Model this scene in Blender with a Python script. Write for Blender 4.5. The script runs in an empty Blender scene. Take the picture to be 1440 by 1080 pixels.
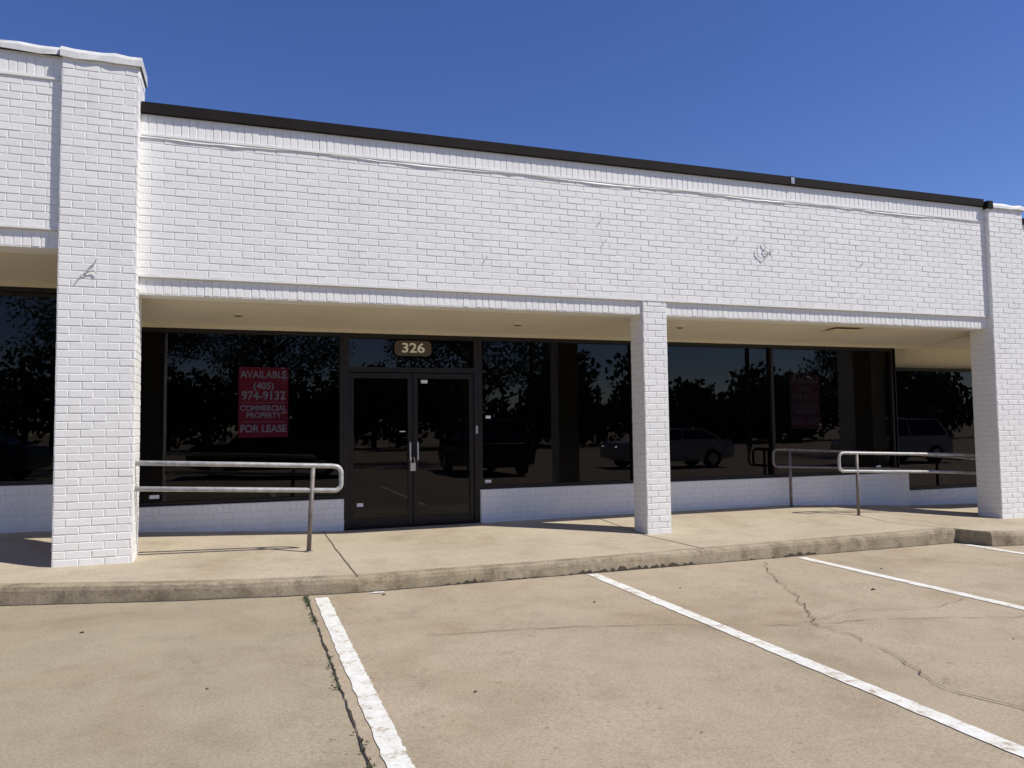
import bpy, math, random
from mathutils import Vector, Matrix
random.seed(7)
S=0.88; ZO=1.6
def T(p): return (p[0]*S,p[1]*S,(p[2]+ZO)*S)
scene=bpy.context.scene
col=scene.collection

# ---------------------------------------------------------------- materials
def newmat(name):
    m=bpy.data.materials.new(name); m.use_nodes=True
    nt=m.node_tree; b=nt.nodes['Principled BSDF']
    return m,nt,b
def coord(nt):
    for n in nt.nodes:
        if n.bl_idname=='ShaderNodeTexCoord': return n.outputs['Object']
    return nt.nodes.new('ShaderNodeTexCoord').outputs['Object']
def stretched(nt,sc):
    mp=nt.nodes.new('ShaderNodeMapping'); mp.inputs['Scale'].default_value=sc
    nt.links.new(coord(nt),mp.inputs['Vector']); return mp.outputs[0]
def noise(nt,scale,detail=6,rough=0.6,vec=None,dist=0.0):
    n=nt.nodes.new('ShaderNodeTexNoise'); n.inputs['Scale'].default_value=scale
    n.inputs['Detail'].default_value=detail; n.inputs['Roughness'].default_value=rough
    n.inputs['Distortion'].default_value=dist
    if vec is None:
        vec=coord(nt)
    nt.links.new(vec,n.inputs['Vector']); return n.outputs['Fac']
def ramp(nt,fac,stops):
    r=nt.nodes.new('ShaderNodeValToRGB'); nt.links.new(fac,r.inputs['Fac'])
    e=r.color_ramp.elements
    while len(e)<len(stops): e.new(0.5)
    for i,(p,c) in enumerate(stops):
        e[i].position=p; e[i].color=(c[0],c[1],c[2],1) if not isinstance(c,(int,float)) else (c,c,c,1)
    return r.outputs['Color']
def mixc(nt,a,b,fac,mode='MIX'):
    m=nt.nodes.new('ShaderNodeMix'); m.data_type='RGBA'; m.blend_type=mode
    def s(sock,v):
        if isinstance(v,(tuple,list)): sock.default_value=(v[0],v[1],v[2],1)
        elif isinstance(v,(int,float)): sock.default_value=v
        else: nt.links.new(v,sock)
    s(m.inputs[0],fac); s(m.inputs[6],a); s(m.inputs[7],b)
    return m.outputs[2]
def bump(nt,b,h,strength,dist=0.01):
    n=nt.nodes.new('ShaderNodeBump'); n.inputs['Strength'].default_value=strength
    n.inputs['Distance'].default_value=dist
    nt.links.new(h,n.inputs['Height']); nt.links.new(n.outputs['Normal'],b.inputs['Normal'])
def simple(name,c,rough=0.6,metal=0.0,var=0.12,scale=6,spec=0.5):
    m,nt,b=newmat(name)
    f=noise(nt,scale)
    lo=tuple(x*(1-var) for x in c); hi=tuple(min(1,x*(1+var)) for x in c)
    nt.links.new(ramp(nt,f,[(0.3,lo),(0.7,hi)]),b.inputs['Base Color'])
    b.inputs['Roughness'].default_value=rough; b.inputs['Metallic'].default_value=metal
    b.inputs['Specular IOR Level'].default_value=spec
    return m

def mk_brick():
    m,nt,b=newmat('white_painted_brick')
    f1=noise(nt,1.2,4); f2=noise(nt,35,5); f3=noise(nt,5.0,8,0.7)
    c=ramp(nt,f1,[(0.3,(0.82,0.815,0.78)),(0.7,(0.88,0.87,0.835))])
    c=mixc(nt,c,ramp(nt,f2,[(0.3,0.93),(0.6,1.0)]),0.7,'MULTIPLY')
    c=mixc(nt,c,ramp(nt,f3,[(0.27,(0.82,0.81,0.78)),(0.42,(1,1,1))]),0.4,'MULTIPLY')
    dr=noise(nt,1.6,6,0.7,vec=stretched(nt,(4,4,0.35)))
    c=mixc(nt,c,ramp(nt,dr,[(0.28,(0.86,0.84,0.79)),(0.46,(1,1,1))]),0.5,'MULTIPLY')
    nt.links.new(c,b.inputs['Base Color']); b.inputs['Roughness'].default_value=0.6
    bump(nt,b,f2,0.3,0.005); return m
M_BR=mk_brick()
M_MORT=simple('painted_mortar',(0.76,0.755,0.72),0.85,var=0.08,scale=20)
M_TRIM=simple('white_trim_paint',(0.80,0.80,0.77),0.55,var=0.06)
M_BRONZE=simple('dark_bronze_metal',(0.016,0.012,0.010),0.4,0.0,var=0.2,spec=.35)
M_CAP=simple('dark_brown_cap',(0.012,0.009,0.008),0.75,0.0,var=0.35,scale=3,spec=.2)
M_GALV=simple('galvanized_metal',(0.42,0.42,0.42),0.42,0.6,var=0.2,scale=12)
M_CAPW=simple('white_metal_coping',(0.66,0.65,0.62),0.45,0.0,var=0.2,scale=4)
M_CHROME=simple('brushed_aluminium',(0.62,0.62,0.62),0.3,0.8,var=0.1)
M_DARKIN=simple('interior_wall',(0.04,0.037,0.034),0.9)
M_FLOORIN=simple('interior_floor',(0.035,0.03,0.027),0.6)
M_RED=simple('sign_red',(0.60,0.035,0.075),0.5,var=0.05)
M_WHITE=simple('white_lettering',(0.85,0.85,0.85),0.5,var=0.02)
M_RED2=simple('dimmed_sign_red',(0.11,0.02,0.03),0.5,var=0.05)  # sign red darkened: right sign's dim look behind glass painted into colour
M_WHITE2=simple('dimmed_lettering',(0.20,0.14,0.15),0.5,var=0.02)  # white lettering darkened to match, the dimness is in the colour
M_GOLD=simple('gold_white_numerals',(0.85,0.82,0.66),0.5,var=0.02)
M_PILL=simple('number_plate_brown',(0.085,0.062,0.035),0.5)
M_JOINT=simple('joint_dirt',(0.055,0.045,0.032),0.95,var=0.4,scale=15)
M_CRACK=simple('crack_dirt',(0.13,0.10,0.065),0.95,var=0.4,scale=15)
M_WEED=simple('weed_leaf',(0.06,0.08,0.03),0.8,var=0.4,scale=20)
M_LEAF=simple('tree_leaf',(0.045,0.07,0.025),0.8,var=0.4,scale=1)
M_BARK=simple('bark',(0.09,0.07,0.05),0.95,var=0.3,scale=8)
M_TIRE=simple('tyre_rubber',(0.02,0.02,0.02),0.85)
M_BLACKC=simple('black_car_paint',(0.015,0.016,0.02),0.25)
M_SILVC=simple('silver_car_paint',(0.45,0.46,0.47),0.3,0.2)
M_POLE=simple('pole_wood',(0.10,0.075,0.055),0.9)

def mk_soffit():
    m,nt,b=newmat('cream_soffit')
    f=noise(nt,1.0,5)
    c=ramp(nt,f,[(0.3,(0.64,0.585,0.46)),(0.7,(0.71,0.655,0.53))])
    w=nt.nodes.new('ShaderNodeTexWave'); w.bands_direction='Y'; w.inputs['Scale'].default_value=3.0
    nt.links.new(coord(nt),w.inputs['Vector'])
    l=ramp(nt,w.outputs['Fac'],[(0.0,0.72),(0.06,1.0)])
    c=mixc(nt,c,l,0.8,'MULTIPLY')
    nt.links.new(c,b.inputs['Base Color']); b.inputs['Roughness'].default_value=0.7
    return m
M_SOFF=mk_soffit()
M_CREAM=simple('cream_paint',(0.66,0.60,0.46),0.7,var=0.05)

def mk_concrete(name,A,B,lotsplit=False,streak=False):
    m,nt,b=newmat(name)
    big=noise(nt,0.35,5,0.6,dist=0.4); med=noise(nt,2.2,8,0.7); fine=noise(nt,60,6,0.75); sp=noise(nt,22,3,0.5)
    c=ramp(nt,big,[(0.3,A),(0.7,B)])
    if lotsplit:
        sx=nt.nodes.new('ShaderNodeSeparateXYZ'); nt.links.new(coord(nt),sx.inputs[0])
        g=nt.nodes.new('ShaderNodeMath'); g.operation='GREATER_THAN'; g.inputs[1].default_value=0.585*S
        nt.links.new(sx.outputs[0],g.inputs[0])
        c=mixc(nt,mixc(nt,c,(0.88,0.905,0.885),1.0,'MULTIPLY'),c,g.outputs[0])
    c=mixc(nt,c,ramp(nt,med,[(0.3,0.80),(0.5,0.98),(0.7,1.05)]),0.9,'MULTIPLY')
    c=mixc(nt,c,ramp(nt,fine,[(0.3,0.58),(0.5,0.97),(0.7,1.16)]),0.85,'MULTIPLY')
    c=mixc(nt,c,ramp(nt,sp,[(0.25,0.45),(0.33,1.0)]),0.6,'MULTIPLY')
    st=noise(nt,0.7,9,0.72,dist=0.5)
    c=mixc(nt,c,ramp(nt,st,[(0.32,(0.80,0.74,0.66)),(0.52,(1,1,1))]),0.7,'MULTIPLY')
    sm=noise(nt,1.7,9,0.7,dist=0.3)
    c=mixc(nt,c,ramp(nt,sm,[(0.30,(0.66,0.62,0.57)),(0.38,(1,1,1))]),0.6,'MULTIPLY')
    if streak:
        f=noise(nt,4,8,0.8)
        c=mixc(nt,c,ramp(nt,f,[(0.38,(0.42,0.38,0.33)),(0.54,(1,1,1))]),0.7,'MULTIPLY')
    nt.links.new(c,b.inputs['Base Color']); b.inputs['Roughness'].default_value=0.9
    b.inputs['Specular IOR Level'].default_value=0.25
    bump(nt,b,fine,0.6,0.006)
    return m
M_LOT=mk_concrete('parking_concrete',(0.39,0.318,0.222),(0.45,0.370,0.262),True)
M_WALK=mk_concrete('sidewalk_concrete',(0.45,0.38,0.275),(0.52,0.445,0.33))
M_CURB=mk_concrete('curb_concrete',(0.34,0.285,0.195),(0.43,0.365,0.255),streak=True)

def mk_stripe():
    m,nt,b=newmat('worn_white_paint')
    f=noise(nt,9,8,0.75); g=noise(nt,50,5,0.7)
    c=ramp(nt,f,[(0.37,(0.44,0.36,0.26)),(0.44,(0.68,0.66,0.58)),(0.6,(0.78,0.77,0.71))])
    c=mixc(nt,c,ramp(nt,g,[(0.3,0.7),(0.5,1.0)]),0.8,'MULTIPLY')
    nt.links.new(c,b.inputs['Base Color']); b.inputs['Roughness'].default_value=0.8
    return m
M_STR=mk_stripe()

def mk_glass():
    m=bpy.data.materials.new('tinted_glass'); m.use_nodes=True; nt=m.node_tree
    nt.nodes.clear()
    o=nt.nodes.new('ShaderNodeOutputMaterial'); mx=nt.nodes.new('ShaderNodeMixShader')
    tr=nt.nodes.new('ShaderNodeBsdfTransparent'); tr.inputs[0].default_value=(0.54,0.54,0.55,1)
    gl=nt.nodes.new('ShaderNodeBsdfGlossy'); gl.inputs['Roughness'].default_value=0.0
    gl.inputs['Color'].default_value=(0.74,0.70,0.72,1)
    fr=nt.nodes.new('ShaderNodeFresnel'); fr.inputs['IOR'].default_value=1.5
    n=noise(nt,0.8,1,0.4); bp=nt.nodes.new('ShaderNodeBump'); bp.inputs['Strength'].default_value=0.06
    bp.inputs['Distance'].default_value=0.02
    nt.links.new(n,bp.inputs['Height']); nt.links.new(bp.outputs[0],gl.inputs['Normal'])
    nt.links.new(fr.outputs[0],mx.inputs[0]); nt.links.new(tr.outputs[0],mx.inputs[1]); nt.links.new(gl.outputs[0],mx.inputs[2])
    nt.links.new(mx.outputs[0],o.inputs[0]); return m
M_GLASS=mk_glass()
M_CARGL=simple('car_glass',(0.01,0.012,0.014),0.05)

# ---------------------------------------------------------------- mesh helper
def empty(name):
    e=bpy.data.objects.new(name,None); col.objects.link(e); return e
class MB:
    def __init__(s): s.v=[]; s.f=[]
    def add(s,vs,fs):
        o=len(s.v); s.v+=vs; s.f+=[tuple(i+o for i in f) for f in fs]
    def box(s,x0,x1,y0,y1,z0,z1):
        vs=[(x0,y0,z0),(x1,y0,z0),(x1,y1,z0),(x0,y1,z0),(x0,y0,z1),(x1,y0,z1),(x1,y1,z1),(x0,y1,z1)]
        s.add(vs,[(0,3,2,1),(4,5,6,7),(0,1,5,4),(1,2,6,5),(2,3,7,6),(3,0,4,7)])
    def quad(s,a,b,c,d): s.add([a,b,c,d],[(0,1,2,3)])
    def tube(s,pts,r,n=10):
        P=[Vector(p) for p in pts]; rings=[]
        for i,p in enumerate(P):
            d=(P[min(i+1,len(P)-1)]-P[max(i-1,0)]).normalized()
            a=Vector((0,0,1)) if abs(d.z)<0.9 else Vector((0,1,0))
            if i==0: u=d.cross(a).normalized()
            else:
                u=(u-d*u.dot(d)).normalized()
            w=d.cross(u)
            rr=r[i] if isinstance(r,(list,tuple)) else r
            rings.append([tuple(p+(u*math.cos(t)+w*math.sin(t))*rr) for t in [2*math.pi*k/n for k in range(n)]])
        vs=[q for g in rings for q in g]; fs=[]
        for i in range(len(P)-1):
            for k in range(n):
                fs.append((i*n+k,i*n+(k+1)%n,(i+1)*n+(k+1)%n,(i+1)*n+k))
        fs.append(tuple(range(n-1,-1,-1))); fs.append(tuple((len(P)-1)*n+k for k in range(n)))
        s.add(vs,fs)
    def bricks(s,o,u,v,nrm,W,H,L,Hc,j=0.012,d=0.0042,stagger=True,phase=0.0):
        o=Vector(o);u=Vector(u);v=Vector(v);nrm=Vector(nrm)
        rows=max(1,round(H/Hc)); hc=H/rows
        for r in range(rows):
            off=(-(L/2) if (r%2 and stagger) else 0.0)-phase+random.uniform(-.006,.006)
            k=0
            while off+k*L<W-0.001:
                a=max(0,off+k*L); b=min(W,off+(k+1)*L); k+=1
                if b-a<0.03: continue
                dj=d+random.uniform(-0.0016,0.0020)
                jz=random.uniform(-0.0015,0.0015)
                a0,a1=a+j/2+random.uniform(-.002,.002),b-j/2+random.uniform(-.002,.002)
                b0,b1=r*hc+j/2+jz,(r+1)*hc-j/2+jz; i=0.003
                t1=random.uniform(-0.0012,0.0012)
                base=[o+u*a0+v*b0,o+u*a1+v*b0,o+u*a1+v*b1,o+u*a0+v*b1]
                top=[o+u*(a0+i)+v*(b0+i)+nrm*(dj+t1),o+u*(a1-i)+v*(b0+i)+nrm*dj,o+u*(a1-i)+v*(b1-i)+nrm*(dj-t1),o+u*(a0+i)+v*(b1-i)+nrm*dj]
                s.add([tuple(p) for p in base+top],[(4,5,6,7),(0,1,5,4),(1,2,6,5),(2,3,7,6),(3,0,4,7)])
    def obj(s,name,mat,parent=None,smooth=False):
        me=bpy.data.meshes.new(name); me.from_pydata([T(p) for p in s.v],[],s.f); me.update()
        me.materials.append(mat)
        if smooth:
            for p in me.polygons: p.use_smooth=True
        ob=bpy.data.objects.new(name,me); col.objects.link(ob)
        if parent: ob.parent=parent
        return ob
def recalc(ob):
    import bmesh
    bm=bmesh.new(); bm.from_mesh(ob.data); bmesh.ops.recalc_face_normals(bm,faces=bm.faces); bm.to_mesh(ob.data); bm.free()
def lerp(tab,x):
    if x<=tab[0][0]: return tab[0][1]
    for (a,b),(c,d) in zip(tab,tab[1:]):
        if x<=c: return b+(d-b)*(x-a)/(c-a)
    return tab[-1][1]
LOT=[(-400,-1.6),(0,-1.6),(12,-1.774),(16,-1.80),(400,-1.80)]
CY=[(-30,9.0),(-6,8.75),(-2.13,8.40),(-0.57,7.98),(0.3,7.82),(1.09,7.76),(3.0,7.91),(5.35,8.08),(9.68,8.42),(9.85,8.0),(10.4,7.93),(13,7.9),(40,7.9)]
ZC=[(-30,-1.42),(-2,-1.425),(1,-1.465),(3,-1.50),(5.35,-1.51),(9.68,-1.54),(11,-1.60),(14,-1.64),(40,-1.64)]
ZM=[(-30,-1.44),(-1.5,-1.45),(1,-1.47),(5.5,-1.54),(9,-1.56),(12,-1.645),(14,-1.66),(40,-1.66)]
ZB=[(-30,-1.22),(-2.4,-1.24),(-1.3,-1.32),(1.3,-1.46),(4,-1.45),(6,-1.435),(9,-1.43),(11.2,-1.53),(12.4,-1.62),(14,-1.64),(40,-1.64)]
def zwalk(x,y):
    yc=lerp(CY,x)
    if y<9.6: 
        t=max(0,(y-yc)/(9.6-yc)); return lerp(ZC,x)*(1-t)+lerp(ZM,x)*t
    t=min(1.2,(y-9.6)/1.8); return lerp(ZM,x)*(1-t)+lerp(ZB,x)*t

# ---------------------------------------------------------------- ground
g=MB(); xs=[-400,0,12,16,400]
for i in range(4):
    g.quad((xs[i],-400,lerp(LOT,xs[i])),(xs[i+1],-400,lerp(LOT,xs[i+1])),(xs[i+1],400,lerp(LOT,xs[i+1])),(xs[i],400,lerp(LOT,xs[i])))
g.obj('parking_lot_ground',M_LOT)
# sidewalk
sw=empty('sidewalk')
w=MB(); c=MB()
sx=[-30,-20,-12,-8]+[ -6+0.12*i for i in range(int(20/0.12)+1)]+[16,20,30,40]
sx=sorted(set(sx+[9.68,9.85]))
rw=random.Random(3)
jit=[rw.uniform(-0.006,0.006) for _ in sx]
chip=[0.0 if rw.random()>0.08 else rw.uniform(0.005,0.022) for _ in sx]
prev=None
for i,x in enumerate(sx):
    yc=lerp(CY,x)+jit[i]; zt=lerp(ZC,x)
    cur=[(x,yc-0.015,lerp(LOT,x)-0.05),(x,yc+rw.uniform(-0.004,0.004),zt-0.05-chip[i]),(x,yc+0.014,zt-0.014-chip[i]*0.6),(x,yc+0.045+chip[i],zt),(x,yc+0.17,zwalk(x,yc+0.17))]
    wk=[(x,yc+0.17,zwalk(x,yc+0.17))]+[(x,y,zwalk(x,y)) for y in (9.0,9.6,10.2,10.8,11.4,11.7)]
    if prev:
        for a,b in zip(range(4),range(1,5)): c.quad(prev[0][a],cur[a],cur[b],prev[0][b])
        for a in range(6): w.quad(prev[1][a],wk[a],wk[a+1],prev[1][a+1])
    prev=(cur,wk)
w.obj('walking_surface',M_WALK,sw); c.obj('curb',M_CURB,sw,True)
j=MB()
for xj in (-7.3,-3.1,1.08,5.3,9.62,13.6):
    yc=lerp(CY,xj)+0.05; n=14
    pts=[(xj+rw.uniform(-.006,.006),yc+(11.28-yc)*k/n) for k in range(n+1)]
    for (xa,ya),(xb,yb) in zip(pts,pts[1:]):
        j.quad((xa-.008,ya,zwalk(xa,ya)+.004),(xa+.008,ya,zwalk(xa,ya)+.004),(xb+.008,yb,zwalk(xb,yb)+.004),(xb-.008,yb,zwalk(xb,yb)+.004))
j.obj('expansion_joints',M_CRACK,sw)
# gap at foot of curb, broken foot of the curb
j=MB(); x=-8
pp=None
while x<14:
    yy=lerp(CY,x)-0.018; q=(x,yy,rw.uniform(0.004,0.016))
    if pp:
        za=lerp(LOT,pp[0])+.004; zb=lerp(LOT,x)+.004
        j.quad((pp[0],pp[1]-pp[2],za),(x,q[1]-q[2],zb),(x,q[1]+.03,zb),(pp[0],pp[1]+.03,za))
    pp=q; x+=0.07
x=-6.0; pp=None; env=0
while x<13:
    if 1.7<x<7.0: env=max(0.012,min(.062,env+rw.gauss(0,.010)))
    else: env=.003
    hh=max(0,env*rw.uniform(.2,1.15)-.006); yy=lerp(CY,x)-.024
    cur=(x,yy,lerp(LOT,x),hh)
    if pp and not (9.6<x<10.0):
        j.quad((pp[0],pp[1],pp[2]),(cur[0],cur[1],cur[2]),(cur[0],cur[1]+.006,cur[2]+cur[3]),(pp[0],pp[1]+.006,pp[2]+pp[3]))
    pp=cur; x+=rw.uniform(.015,.06)
j.obj('gutter_gap',M_JOINT,sw)

# ---------------------------------------------------------------- parking stripes
def stripe(xc,y0,y1,wd=0.125):
    m=MB(); n=90
    for k in range(n):
        ya=y0+(y1-y0)*k/n; yb=y0+(y1-y0)*(k+1)/n
        if k==0: ja=(0,0)
        jb=(rw.uniform(-.006,.006),rw.uniform(-.006,.006))
        z0=lerp(LOT,xc-wd/2)+.005; z1=lerp(LOT,xc+wd/2)+.005
        m.quad((xc-wd/2+ja[0],ya,z0),(xc+wd/2+ja[1],ya,z1),(xc+wd/2+jb[0],yb,z1),(xc-wd/2+jb[0],yb,z0))
        ja=jb
    m.obj('parking_stripe',M_STR)
stripe(0.715,1.0,7.62,0.125); stripe(3.68,1.0,7.88,0.13); stripe(6.66,1.0,8.05,0.13); stripe(9.62,1.0,8.2,0.13)
# cracks & joint
def polyline(m,pts,w0,zoff,jitter=0.03,step=0.1):
    P=[]
    for (a,b),(c2,d) in zip(pts,pts[1:]):
        L=math.hypot(c2-a,d-b); n=max(1,int(L/step))
        for k in range(n):
            t=k/n; P.append((a+(c2-a)*t+rw.uniform(-jitter,jitter),b+(d-b)*t+rw.uniform(-jitter,jitter)))
    P.append(pts[-1])
    for i in range(len(P)-1):
        a=Vector(P[i]); b=Vector(P[i+1]); d=(b-a); 
        if d.length<1e-4: continue
        n=Vector((-d.y,d.x)).normalized()
        if i==0: na=n; wa=w0*rw.uniform(.4,1.3)
        wb=w0*rw.uniform(.3,1.4)
        f=lambda p:(p.x,p.y,lerp(LOT,p.x)+zoff)
        m.quad(f(a-na*wa),f(a+na*wa),f(b+n*wb),f(b-n*wb)); na=n; wa=wb
m=MB()
polyline(m,[(1.36,5.96),(2.2,5.9),(3.09,5.71),(4.3,5.29),(5.3,5.2),(6.36,4.89),(8,4.7)],0.0038,.008)
polyline(m,[(5.99,7.9),(5.6,7.3),(5.0,6.1),(4.47,5.23),(4.5,4.8),(4.32,4.17),(4.1,3.7),(4.24,3.33),(4.0,2.3)],0.0045,.012)
polyline(m,[(4.3,5.29),(5.1,5.55),(5.9,5.4),(6.5,5.6)],0.0025,.016)
polyline(m,[(7.9,8.0),(8.1,7.2),(8.6,6.8)],0.004,.016)
m.obj('pavement_cracks',M_CRACK)
m=MB(); polyline(m,[(0.585,7.72),(0.58,5),(0.585,1)],0.007,.008,0.006,0.06)
m.obj('pavement_joint',M_JOINT)
m=MB()
for _ in range(110):
    yy=rw.choice([rw.uniform(7.2,7.7),rw.uniform(7.3,7.7),rw.uniform(6.6,7.0),rw.uniform(4.9,5.6),rw.uniform(2.9,4.2)]); xx=0.575+rw.gauss(0,.012)
    for k in range(5):
        a=rw.uniform(0,6.28); r=rw.uniform(.006,.024); z=lerp(LOT,xx)+.01
        p=Vector((xx,yy,z)); e=p+Vector((math.cos(a)*r,math.sin(a)*r,rw.uniform(.003,.018))); n=Vector((-math.sin(a),math.cos(a),0))*.005
        mid=(p+e)/2
        m.quad(tuple(p),tuple(mid+n),tuple(e),tuple(mid-n))
m.obj('weeds',M_WEED)
m=MB()
for (xx,yy,r) in [(1.35,4.6,.012),(4.9,5.9,.016),(-1.2,7.0,.016),(1.3,7.55,.02),(3.1,6.6,.014),(6.0,6.2,.03),(2.3,3.6,.008),(-.2,5.2,.010),(4.2,6.9,.012),(5.6,4.4,.010),(7.0,7.1,.016)]:
    z=lerp(LOT,xx); n=6
    m.tube([(xx-r,yy,z+.005),(xx,yy+r*.3,z+.008),(xx+r,yy+r*.2,z+.005)],[r*.2,r*.4,r*.15],6)
m.obj('leaf_litter',M_JOINT)
m=MB()   # paint chip by the curb
m.add([(1.18,7.66,-1.61),(1.3,7.64,-1.61),(1.33,7.68,-1.61),(1.24,7.71,-1.61)],[(0,1,2,3)]); 
m.obj('paint_scrap',M_TRIM)

# ---------------------------------------------------------------- building
B=empty('strip_mall_building')
YF=9.645; YW=11.4; YL=9.575
L=0.25; HC=0.088
core=MB(); br=MB()
XL,XR=-1.15,12.05
core.box(XL,XR,YF,9.96,1.78,3.68)
core.box(XL,5.365,YF+.03,9.955,1.572,1.78); core.box(5.75,XR,YF+.03,9.955,1.572,1.78)
br.bricks((XL,YF,1.79),(1,0,0),(0,0,1),(0,-1,0),XR-XL,3.43-1.79,L,HC)
br.bricks((XL,YF,3.45),(1,0,0),(0,0,1),(0,-1,0),XR-XL,0.225,HC,0.225,stagger=False)
br.bricks((XL,YF+.03,1.578),(1,0,0),(0,0,1),(0,-1,0),5.365-XL,0.19,HC,0.19,stagger=False)
br.bricks((5.75,YF+.03,1.578),(1,0,0),(0,0,1),(0,-1,0),XR-5.75,0.19,HC,0.19,stagger=False)
core.box(-14,-1.93,YL,9.96,2.24,4.20); core.box(-14,-1.93,YL+.03,9.955,2.03,2.24)
br.bricks((-14,YL,2.25),(1,0,0),(0,0,1),(0,-1,0),14-1.93,3.92-2.25,L,HC,phase=.07)
br.bricks((-14,YL,3.95),(1,0,0),(0,0,1),(0,-1,0),14-1.93,0.225,HC,0.225,stagger=False)
br.bricks((-14,YL+.03,2.036),(1,0,0),(0,0,1),(0,-1,0),14-1.93,0.19,HC,0.19,stagger=False)
core.box(12.85,26,YF,9.96,1.30,3.45)
br.bricks((12.85,YF,1.31),(1,0,0),(0,0,1),(0,-1,0),13,2.1,L,HC)
def column(x0,x1,y0,y1,zt,zb,ztc=None):
    core.box(x0,x1,y0,y1,zb-.2,zt)
    H=zt-zb
    br.bricks((x0,y0,zb),(1,0,0),(0,0,1),(0,-1,0),x1-x0,H,L,HC)
    br.bricks((x1,y0,zb),(0,1,0),(0,0,1),(1,0,0),y1-y0,H,L,HC,phase=.1)
    br.bricks((x0,y1,zb),(0,-1,0),(0,0,1),(-1,0,0),y1-y0,H,L,HC,phase=.1)
    br.bricks((x1,y1,zb),(-1,0,0),(0,0,1),(0,1,0),x1-x0,min(H,3.0),L,HC)
column(-1.93,-1.15,9.50,10.0,4.22,-1.46)
column(12.05,12.85,9.57,10.02,3.68,-1.66)
core.box(5.365,5.75,YF,10.02,-1.7,1.78)
zb=-1.545; H=1.785-zb
br.bricks((5.365,YF,zb),(1,0,0),(0,0,1),(0,-1,0),.385,H,L,HC,phase=.06)
br.bricks((5.75,YF,zb),(0,1,0),(0,0,1),(1,0,0),.375,H,L,HC,phase=.1)
br.bricks((5.365,10.02,zb),(0,-1,0),(0,0,1),(-1,0,0),.375,H,L,HC,phase=.1)
def lowwall(x0,x1,zt,yf=11.28,zb=-1.66,end=True):
    core.box(x0,x1,yf,yf+.22,zb-.1,zt)
    br.bricks((x0,yf,zb),(1,0,0),(0,0,1),(0,-1,0),x1-x0,zt-.12-zb,L,HC)
    br.bricks((x0,yf,zt-.115),(1,0,0),(0,0,1),(0,-1,0),x1-x0,.115,HC,.115,stagger=False)
    br.bricks((x1,yf,zb),(0,1,0),(0,0,1),(1,0,0),.22,zt-zb,.12,HC)
lowwall(-1.75,1.37,-1.01); lowwall(3.43,11.86,-0.955)
lowwall(-14,-1.752,-0.67); lowwall(11.865,26,-1.32,11.50,-1.9)
core.obj('mortar_backing',M_MORT,B); o=br.obj('brickwork',M_BR,B)
# trims
t=MB()
t.box(XL+.002,XR-.002,YF-.020,YF+.02,3.425,3.450)
t.box(-14,-1.932,YL-.020,YL+.02,3.925,3.950)
t.box(XL+.002,XR-.002,YF-.014,YF+.01,1.772,1.790)
t.box(-14,-1.932,YL-.014,YL+.01,2.232,2.250)
t.obj('ledge_trim',M_TRIM,B)
t=MB(); n=90; pv=None
for k in range(n+1):
    x=XL+.003+(XR-XL-.006)*k/n
    z=3.424-0.012*math.sin(k*.35)-rw.uniform(0,.01); y=YF-.014-rw.uniform(0,.010)
    if pv: t.quad((pv[0],YF-.008,3.426),(x,YF-.008,3.426),(x,y,z-.015),(pv[0],pv[1],pv[2]-.015))
    pv=(x,y,z)
t.obj('flashing_strip',M_TRIM,B)
# caps
t=MB(); t.box(XL+.01,8.0,YF-.05,10.1,3.685,3.81); t.box(8.004,XR-.05,YF-.048,10.1,3.685,3.808)
t.box(7.97,8.03,YF-.054,10.12,3.68,3.816)
t.obj('roof_edge_cap',M_CAP,B)
t=MB(); t.box(7.972,8.035,YF-.058,YF-.0545,3.70,3.80)
t.obj('cap_splice',M_GALV,B)
def wobblecap(name,x0,x1,y0,y1,z0,h,n,mat):
    t=MB(); pv=None
    for k in range(n+1):
        x=x0+(x1-x0)*k/n; a=rw.uniform(-.014,.014); b=rw.uniform(-.014,.014); cc=rw.uniform(0,.015)
        cur=[(x,y0-cc,z0+b),(x,y0+.0,z0+h*.6+a),(x,y0+.03,z0+h+a),(x,y1-.02,z0+h+a*.5),(x,y1+.01,z0+b)]
        if pv:
            for i in range(4): t.quad(pv[i],cur[i],cur[i+1],pv[i+1])
        else: t.add(cur,[(0,1,2,3,4)])
        pv=cur
    t.add(pv,[(4,3,2,1,0)])
    return t.obj(name,mat,B)
wobblecap('column_coping',-1.945,-1.125,9.475,10.04,4.17,.115,6,M_CAPW)
wobblecap('parapet_coping',-14,-1.96,YL-.05,10.06,4.19,.11,60,M_CAPW)
wobblecap('column_coping_right',12.14,12.9,9.54,10.05,3.66,.09,8,M_CAPW)
t=MB(); t.box(12.02,12.13,9.53,10.05,3.64,3.77); t.box(12.92,26,YF-.05,10.1,3.455,3.55); t.obj('corner_cap',M_CAP,B)
# soffits
def soffit(x0,x1,zf,zb,y1=YW+.3):
    t=MB(); t.add([(x0,9.90,zf),(x1,9.90,zf),(x1,YW-.06,zb),(x0,YW-.06,zb),(x0,9.90,zf+.05),(x1,9.90,zf+.05),(x1,YW-.06,zb+.05),(x0,YW-.06,zb+.05)],
      [(3,2,1,0),(4,5,6,7),(0,1,5,4),(1,2,6,5),(2,3,7,6),(3,0,4,7)])
    return t.obj('soffit',M_SOFF,B)
soffit(-1.6,12.4,1.60,1.455); soffit(-14,-1.62,2.06,1.93); soffit(12.42,26,1.58,1.455)
t=MB(); t.box(-1.6,12.4,YW-.057,YW+.0,1.40,1.52); t.box(-14,-1.62,YW-.057,YW,1.875,1.98)
t.box(-1.62,-1.6,9.97,YW,1.4,2.1)
t.box(11.74,26,11.70,11.95,1.055,1.6)
t.box(12.42,26,YW-.057,11.70,1.46,1.6)
t.box(11.70,11.74,YW+.05,11.95,-1.6,1.5)
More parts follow.
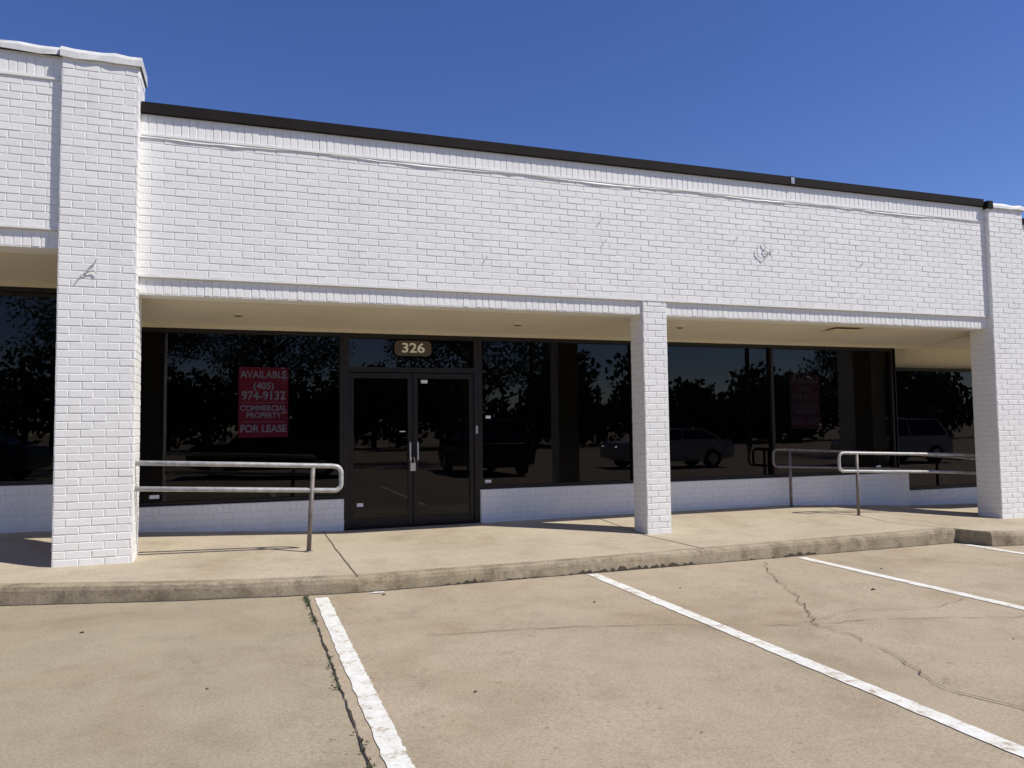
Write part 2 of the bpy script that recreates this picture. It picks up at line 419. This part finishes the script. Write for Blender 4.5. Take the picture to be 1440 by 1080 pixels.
t.obj('cream_wall_trim',M_CREAM,B)
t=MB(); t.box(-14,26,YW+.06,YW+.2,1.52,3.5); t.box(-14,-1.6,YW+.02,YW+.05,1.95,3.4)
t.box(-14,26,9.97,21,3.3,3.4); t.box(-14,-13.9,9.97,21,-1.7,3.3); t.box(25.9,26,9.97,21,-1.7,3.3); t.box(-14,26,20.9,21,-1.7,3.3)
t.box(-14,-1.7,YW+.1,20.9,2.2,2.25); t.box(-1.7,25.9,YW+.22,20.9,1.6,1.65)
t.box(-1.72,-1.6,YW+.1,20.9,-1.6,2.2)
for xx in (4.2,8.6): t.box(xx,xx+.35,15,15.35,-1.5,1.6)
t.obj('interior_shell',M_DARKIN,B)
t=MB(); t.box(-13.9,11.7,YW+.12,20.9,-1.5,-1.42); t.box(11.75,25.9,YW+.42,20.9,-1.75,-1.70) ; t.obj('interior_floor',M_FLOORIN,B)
# storefront
fr=MB(); gl=MB()
def vbar(x0,x1,z0,z1,y=YW): fr.box(x0,x1,y-.063,y+.06,z0,z1)
def hbar(x0,x1,z0,z1,y=YW): fr.box(x0,x1,y-.058,y+.055,z0,z1)
def win(x0,x1,z0,z1,y=YW,muls=()):
    gl.quad((x0,y,z0),(x1,y,z0),(x1,y,z1),(x0,y,z1))
    hbar(x0,x1,z0-.002,z0+.05,y); hbar(x0,x1,z1-.06,z1,y)
    vbar(x0,x0+.05,z0,z1,y); vbar(x1-.05,x1,z0,z1,y)
    for q in muls: vbar(q-.025,q+.025,z0+.001,z1-.001,y)
win(-1.6,1.37,-1.005,1.40,muls=())
win(3.43,11.68,-0.95,1.40,muls=(6.1,8.88))
win(-14,-1.62,-0.665,1.875,muls=(-4.6,-7.6,-10.6))
win(11.75,26,-1.315,1.055,11.62,muls=(14.5,17.5,20.5,23.5))
vbar(11.6,11.70,-0.955,1.40)
# door
zf=-1.44; dx0,dx1,dc=1.372,3.428,2.40; zd=0.83
vbar(dx0,dx0+.075,zf-.05,1.399); vbar(dx1-.075,dx1,zf-.05,1.399)
hbar(dx0,dx1,1.33,1.40); hbar(dx0,dx1,zd,zd+.075)
gl.quad((dx0,YW,zd),(dx1,YW,zd),(dx1,YW,1.40),(dx0,YW,1.40))
fr.obj('window_frames',M_BRONZE,B); gl.obj('window_glass',M_GLASS,B)
def door(x0,x1,name):
    d=MB(); y0,y1=YW-.035,YW+.015
    d.box(x0,x0+.07,y0,y1,zf,zd-.01); d.box(x1-.07,x1,y0,y1,zf,zd-.01)
    d.box(x0+.07,x1-.07,y0+.002,y1-.002,zd-.09,zd-.012); d.box(x0+.07,x1-.07,y0+.002,y1-.002,zf+.0,zf+.13)
    d.obj(name,M_BRONZE,B)
    gq=MB(); gq.quad((x0+.06,YW-.01,zf+.1),(x1-.06,YW-.01,zf+.1),(x1-.06,YW-.01,zd-.08),(x0+.06,YW-.01,zd-.08)); gq.obj(name+'_glass',M_GLASS,B)
door(dx0+.08,dc-.006,'left_door'); door(dc+.006,dx1-.08,'right_door')
h=MB()
for xx in (dc-.055,dc+.06):
    h.tube([(xx,YW-.04,-.20),(xx,YW-.10,-.22),(xx,YW-.10,-.47),(xx,YW-.04,-.49)],.014,8)
h.box(dc-.05,dc+.03,YW-.075,YW-.04,-.64,-.52)
h.tube([(dc-.04,YW-.06,-.52),(dc-.03,YW-.065,-.44),(dc+.01,YW-.065,-.44),(dc+.02,YW-.06,-.52)],.007,6)
h.box(dx1-.06,dx1-.025,YW-.08,YW-.064,-.10,.02)
h.obj('door_handles',M_CHROME,B)
h=MB()
def stick(x,z,w_,h_): h.box(x,x+w_,YW-.014,YW-.012,z,z+h_)
for a in [(dc+.13,.67,.10,.05),(dx1+.10,-.86,.10,.045),(-1.18,-.91,.12,.05),(11.2,-.86,.10,.05),(dx1+.12,.13,.08,.045),(dx0+.2,-1.14,.09,.05),(2.2,-.06,.09,.014)]: stick(*a)
h.obj('window_stickers',M_WHITE,B)
h=MB(); h.box(dx0,dx1,YW-.12,YW+.1,zf-.08,zf-.004); h.obj('door_threshold',M_BRONZE,B)
# soffit fixtures
h=MB(); h2=MB()
for (x,y) in [(-.07,10.7),(3.85,10.7),(6.5,10.5)]:
    z=1.60-(y-9.9)/(YW-.06-9.9)*.145
    h.tube([(x,y,z-.015),(x,y,z+.01)],.075,20); h2.tube([(x,y,z-.022),(x,y,z-.015)],.05,16)
h.box(9.2,9.8,10.1,10.5,1.53,1.545)
for k in range(7): h.box(9.23,9.77,10.13+k*.05,10.15+k*.05,1.52,1.531)
h.obj('soffit_lights',M_CREAM,B); h2.obj('soffit_lamp_wells',M_POLE,B)
# wires left on the facade
h=MB()
def squig(cx,cz,pts,y=YF-.025,r=.006): h.tube([(cx+a,y+rw.uniform(-.010,.006),cz+b) for a,b in pts],r,6)
squig(7.45,2.62,[(-.12,.05),(-.13,-.03),(-.09,-.1),(0,-.12),(.07,-.06),(.12,0),(.10,.03)])
squig(7.45,2.62,[(-.02,.13),(.02,.07),(.05,.05),(.0,.02),(.06,-.02),(.12,-.01)])
squig(7.45,2.62,[(.12,0),(.16,.02),(.17,-.01)])
for (cx,cz) in [(6.95,2.75),(4.75,2.55),(3.0,2.2),(9.3,2.5),(4.7,2.85)]: squig(cx,cz,[(0,0),(.03,.03),(.04,.06)],r=.005)
squig(-1.60,1.78,[(-.14,-.12),(-.10,-.06),(-.04,-.02),(-.02,.04),(.03,.08),(.05,.13)],9.48)
squig(-1.60,1.78,[(-.04,-.02),(.02,.0),(.06,-.03)],9.48)
h.obj('old_sign_wires',simple('old_wire',(0.36,0.36,0.35),.7),B)

# ---------------------------------------------------------------- signs
def text(body,size,x,z,y,mat,parent,sx=1.0,off=0.002):
    cu=bpy.data.curves.new('lettering','FONT'); cu.body=body; cu.size=size*S; cu.align_x='CENTER'; cu.align_y='CENTER'
    cu.offset=off*S; cu.extrude=0.001
    o=bpy.data.objects.new('lettering',cu); col.objects.link(o); cu.materials.append(mat)
    o.location=T((x,y,z)); o.rotation_euler=(math.radians(90),0,0); o.scale=(sx,1,1); o.parent=parent
def lease(x0,y,mr,mw):
    E=empty('lease_sign'); cx=x0+.335
    m=MB(); m.box(x0,x0+.67,y,y+.008,-.11,.885); m.obj('panel',mr,E)
    yy=y-.004
    text('AVAILABLE',.138,cx,.775,yy,mw,E,.92,.003); text('(405)',.132,cx,.615,yy,mw,E,1,.003)
    text('974-9137',.172,cx,.475,yy,mw,E,.9,.004)
    m=MB(); m.box(x0+.04,x0+.63,y-.003,y-.001,.378,.383); m.box(x0+.04,x0+.63,y-.003,y-.001,.108,.113); m.obj('rule_lines',mw,E)
    text('COMMERCIAL',.108,cx,.30,yy,mw,E,.92,.003); text('PROPERTY',.108,cx,.20,yy,mw,E,.92,.003)
    text('FOR LEASE',.142,cx,.01,yy,mw,E,.92,.004)
lease(-.064,YW+.02,M_RED,M_WHITE); lease(9.41,YW+.14,M_RED2,M_WHITE2)
E=empty('address_number_sign')
m=MB(); a0,a1,b0,b1,rr=2.12,2.68,1.075,1.305,.07
out=[]
for (cx,cz,s0) in ((a1-rr,b1-rr,0),(a0+rr,b1-rr,90),(a0+rr,b0+rr,180),(a1-rr,b0+rr,270)):
    for k in range(7):
        a=math.radians(s0+15*k); out.append((cx+rr*math.cos(a),cz+rr*math.sin(a)))
n=len(out); m.add([(x,YW-.075,z) for x,z in out]+[(x,YW-.060,z) for x,z in out],[tuple(range(n-1,-1,-1)),tuple(range(n,2*n))]+[(i,(i+1)%n,n+(i+1)%n,n+i) for i in range(n)])
m.obj('plate',M_PILL,E)
text('326',.20,2.40,1.19,YW-.079,M_GOLD,E,1.2,.004)

# ---------------------------------------------------------------- handrails
def arc(cx,cz,r,a0,a1,y,n=8): return [(cx+r*math.cos(math.radians(a0+(a1-a0)*k/n)),y,cz+r*math.sin(math.radians(a0+(a1-a0)*k/n))) for k in range(n+1)]
M_RAIL=simple('painted_rail',(0.42,0.42,0.41),0.5,0.3,var=0.3,scale=14)
M_POST=simple('rail_post_steel',(0.20,0.175,0.16),0.6,0.3,var=0.35,scale=14)
E=empty('metal_handrail'); y=9.60; m=MB()
r=.085
m.tube([(-1.2,y,-.355),(0,y,-.405),(1.03,y,-.452)]+arc(1.05,-.54,r,80,0,y)[1:]+[(1.135,y,-.66)]+arc(1.05,-.665,r,0,-80,y)[1:]+[(0,y,-.70),(-1.2,y,-.645)],.029,12)
m.obj('rails',M_RAIL,E,True)
m=MB(); m.tube([(.75,y-.01,zwalk(.75,y)-.02),(.80,y-.01,-.46)],.027,12); m.tube([(.75,y-.01,zwalk(.75,y)-.01),(.75,y-.01,zwalk(.75,y)+.012)],.05,14)
m.obj('post',M_POST,E,True)
E=empty('metal_handrail'); y=10.2; m=MB()
m.tube([(12.5,y,-.62),(11.3,y,-.565),(9.36,y,-.50)]+arc(9.34,-.585,.085,100,180,y)[1:]+[(9.255,y,-.70)]+arc(9.34,-.715,.085,180,260,y)[1:]+[(11.3,y,-.87),(12.5,y,-.93)],.025,12)
m.obj('rails',M_RAIL,E,True)
m=MB()
for xx,zz in ((9.62,-.52),(12.4,-.62)): m.tube([(xx,y,zwalk(xx,y)-.02),(xx,y,zz)],.026,12)
m.obj('posts',M_POST,E,True)
E=empty('metal_handrail'); y=11.12; m=MB()
m.tube([(14.2,y,-.80),(11.3,y,-.57),(8.78,y,-.45)]+arc(8.76,-.535,.085,100,180,y)[1:]+[(8.675,y,-.65)]+arc(8.76,-.665,.085,180,260,y)[1:]+[(11.3,y,-.86),(14.2,y,-1.08)],.022,12)
m.obj('rails',M_POST,E,True)
m=MB()
for xx,zz in ((9.02,-.46),(13.5,-.75)): m.tube([(xx,y,zwalk(xx,y)-.02),(xx,y,zz)],.026,12)
m.obj('posts',M_POST,E,True)

# ---------------------------------------------------------------- surroundings behind the camera (seen as reflections)
def leafcloud(m,cx,cy,cz,rx,ry,rz,n,ls,rng):
    for _ in range(n):
        while True:
            a=Vector((rng.uniform(-1,1),rng.uniform(-1,1),rng.uniform(-1,1)))
            if .25<a.length<1: break
        p=Vector((cx+a.x*rx,cy+a.y*ry,cz+a.z*rz))
        u=Vector((rng.gauss(0,1),rng.gauss(0,1),rng.gauss(0,1))).normalized(); v=u.orthogonal().normalized()
        s_=ls*rng.uniform(.6,1.3)
        m.quad(tuple(p-u*s_),tuple(p-v*s_*.6),tuple(p+u*s_),tuple(p+v*s_*.6))
rt=random.Random(11)
m=MB()
x=-70
while x<130:
    h=rt.uniform(4.5,8.5); r=rt.uniform(2.5,4.5)
    yy=-42+rt.uniform(-5,5)
    for _ in range(9):
        leafcloud(m,x+rt.uniform(-r,r),yy+rt.uniform(-2,2),-1.6+h*rt.uniform(.2,.8),r*.6,r*.5,h*.28,110,.38,rt)
    m.tube([(x,yy,-1.8),(x,yy,-1.6+h*.6)],[.25,.12],6)
    x+=rt.uniform(2.0,4.5)
m.obj('distant_trees',M_LEAF)
def tree(cx,cy,h,r,n=10):
    E=empty('shade_tree'); b=MB(); lf=MB(); z0=lerp(LOT,cx)
    b.tube([(cx,cy,z0-.1),(cx+.05,cy,z0+h*.2),(cx-.05,cy,z0+h*.45),(cx,cy,z0+h*.8)],[.28,.2,.15,.05],10)
    for k in range(n):
        a=6.283*k/n+rt.uniform(-.3,.3); zz=z0+h*rt.uniform(.28,.6); rr=r*rt.uniform(.5,1)
        e=(cx+math.cos(a)*rr,cy+math.sin(a)*rr,zz+h*rt.uniform(.1,.3))
        b.tube([(cx,cy,zz),((cx+e[0])/2,(cy+e[1])/2,zz+.45*(e[2]-zz)),e],[.09,.06,.02],6)
        for q in range(3):
            leafcloud(lf,e[0]+rt.uniform(-.7,.7),e[1]+rt.uniform(-.7,.7),e[2]+rt.uniform(-.5,.7),r*.34,r*.34,r*.22,280,.085,rt)
    for q in range(8): leafcloud(lf,cx+rt.uniform(-1,1),cy+rt.uniform(-1,1),z0+h*rt.uniform(.5,.95),r*.4,r*.4,r*.28,280,.085,rt)
    b.obj('trunk_and_limbs',M_BARK,E,True); lf.obj('leaves',M_LEAF,E)
tree(-5.5,-14,9,4.0); tree(11,-15,9,3.8); tree(1.5,-20,9.5,4.2); tree(34,-13,8,3.5)
def car(cx,cy,ang,mat,suv=False):
    E=empty('parked_car'); ca,sa=math.cos(ang),math.sin(ang); z0=lerp(LOT,cx)
    def X(p): return (cx+p[0]*ca-p[1]*sa,cy+p[0]*sa+p[1]*ca,z0+p[2])
    hr=1.95 if suv else 1.62
    body=[(-2.6,.45),(-2.62,.85),(-2.45,1.08),(-1.2,1.18),(1.3 if not suv else 2.4,1.2),(2.5,1.12),(2.65,.8),(2.6,.42),(2.1,.3),(-2.1,.3)]
    cab=[(-1.25,1.17),(-.45,hr-.03),(.2,hr),(1.3,hr-.03) if not suv else (2.0,hr-.04),(2.05,1.18) if not suv else (2.45,1.18)]
    m=MB()
    def ext(m,prof,w1f):
        n=len(prof); vs=[]
        for s_ in (-1,1):
            for (a,b) in prof: vs.append(X((a,s_*w1f(b),b)))
        fs=[tuple(range(n)),tuple(range(2*n-1,n-1,-1))]+[(i,(i+1)%n,n+(i+1)%n,n+i) for i in range(n)]
        m.add(vs,fs)
    ext(m,body,lambda b:1.03-.08*abs(b-.7))
    mg=MB(); ext(mg,cab,lambda b:.95-.28*(b-1.17))
    mr=[(p[0],p[1]) for p in cab[1:4]]
    ext(m,[(mr[0][0]-.02,mr[0][1]-.03),(mr[0][0],mr[0][1]+.02),(mr[1][0],mr[1][1]+.03),(mr[2][0],mr[2][1]+.02),(mr[2][0]+.02,mr[2][1]-.03)],lambda b:.955-.28*(b-1.17))
    for s_ in (-1,1):
        for (a,b,c2,d) in [(-1.25,1.17,-.45,hr),(.3,1.17,.3,hr),(cab[4][0],1.18,cab[3][0],hr)]:
            m.tube([X((a,s_*.955,b)),X((c2,s_*(.96-.28*(hr-1.17)),d))],.045,6)
    o=m.obj('body',mat,E); recalc(o); recalc(mg.obj('windows',M_CARGL,E))
    wq=MB()
    for a in (-1.65,1.65):
        for s_ in (-1,1): wq.tube([X((a,s_*.78,.38)),X((a,s_*1.04,.38))],.38,20)
    wq.obj('wheels',M_TIRE,E)
    hb=MB()
    for a in (-1.65,1.65):
        for s_ in (-1,1): hb.tube([X((a,s_*1.03,.38)),X((a,s_*1.055,.38))],.22,12)
    for s_ in (-.72,.72): hb.tube([X((-2.55,s_,.83)),X((-2.66,s_,.83))],.13,10)
    hb.obj('wheel_hubs_and_lamps',M_CHROME,E)
car(1.0,-4.8,math.radians(10),M_BLACKC,True)
car(8.6,-5.2,math.radians(88),M_BLACKC,True)
car(17,-6.0,math.radians(5),M_SILVC)
car(27,-3.5,math.radians(0),M_SILVC,True)
car(-9,-7,math.radians(8),M_BLACKC)
for (px,py) in ((17,-22),(33,-22),(-8,-24)):
    E=empty('utility_pole'); m=MB(); m.tube([(px,py,-1.9),(px,py,8)],[.18,.12],10)
    m.box(px-1.2,px+1.2,py-.06,py+.06,7.0,7.15); m.box(px-.9,px+.9,py-.06,py+.06,6.2,6.33)
    for k in (-1.1,-.5,.5,1.1): m.tube([(px+k,py,7.15),(px+k,py,7.35)],.05,6)
    m.tube([(px+.3,py,5.3),(px+.3,py,6.0)],.2,10)
    m.obj('pole_and_crossarms',M_POLE,E)

# ---------------------------------------------------------------- light
el=math.radians(52); hx,hy=0.83,-0.56; n_=math.hypot(hx,hy); hx/=n_; hy/=n_
d=Vector((hx*math.cos(el),hy*math.cos(el),math.sin(el)))
sun=bpy.data.lights.new('sun','SUN'); sun.energy=4.8; sun.angle=math.radians(.5); sun.color=(1,.955,.875)
so=bpy.data.objects.new('sun',sun); col.objects.link(so); so.rotation_euler=(-d).to_track_quat('-Z','Y').to_euler()
so.location=d*50
W=bpy.data.worlds.new('World'); scene.world=W; W.use_nodes=True; nt=W.node_tree
sk=nt.nodes.new('ShaderNodeTexSky'); sk.sky_type='NISHITA'; sk.sun_disc=False
sk.sun_elevation=el; sk.sun_rotation=math.atan2(hx,hy); sk.altitude=400; sk.air_density=1.0; sk.dust_density=.05; sk.ozone_density=5.0
hs=nt.nodes.new('ShaderNodeHueSaturation'); hs.inputs['Saturation'].default_value=1.16; hs.inputs['Hue'].default_value=0.519
nt.links.new(sk.outputs[0],hs.inputs['Color'])
bg=nt.nodes['Background']; bg.inputs[1].default_value=.115; nt.links.new(hs.outputs[0],bg.inputs[0])

# ---------------------------------------------------------------- camera
yaw=math.radians(19.3); p=math.atan(.0555); r=.0122
F=Vector((math.sin(yaw)*math.cos(p),math.cos(yaw)*math.cos(p),math.sin(p)))
R0=Vector((math.cos(yaw),-math.sin(yaw),0)); U0=R0.cross(F)
R=(R0*math.cos(r)-U0*math.sin(r)).normalized(); U=R.cross(F)
cam=bpy.data.cameras.new('camera'); co=bpy.data.objects.new('camera',cam); col.objects.link(co)
mw=Matrix((R,U,-F)).transposed().to_4x4(); mw.translation=Vector(T((0,0,0))); co.matrix_world=mw
cam.sensor_width=36; cam.lens=27; cam.clip_end=2000; cam.clip_start=.05
scene.camera=co
scene.view_settings.view_transform='Standard'; scene.view_settings.look='None'; scene.view_settings.exposure=0
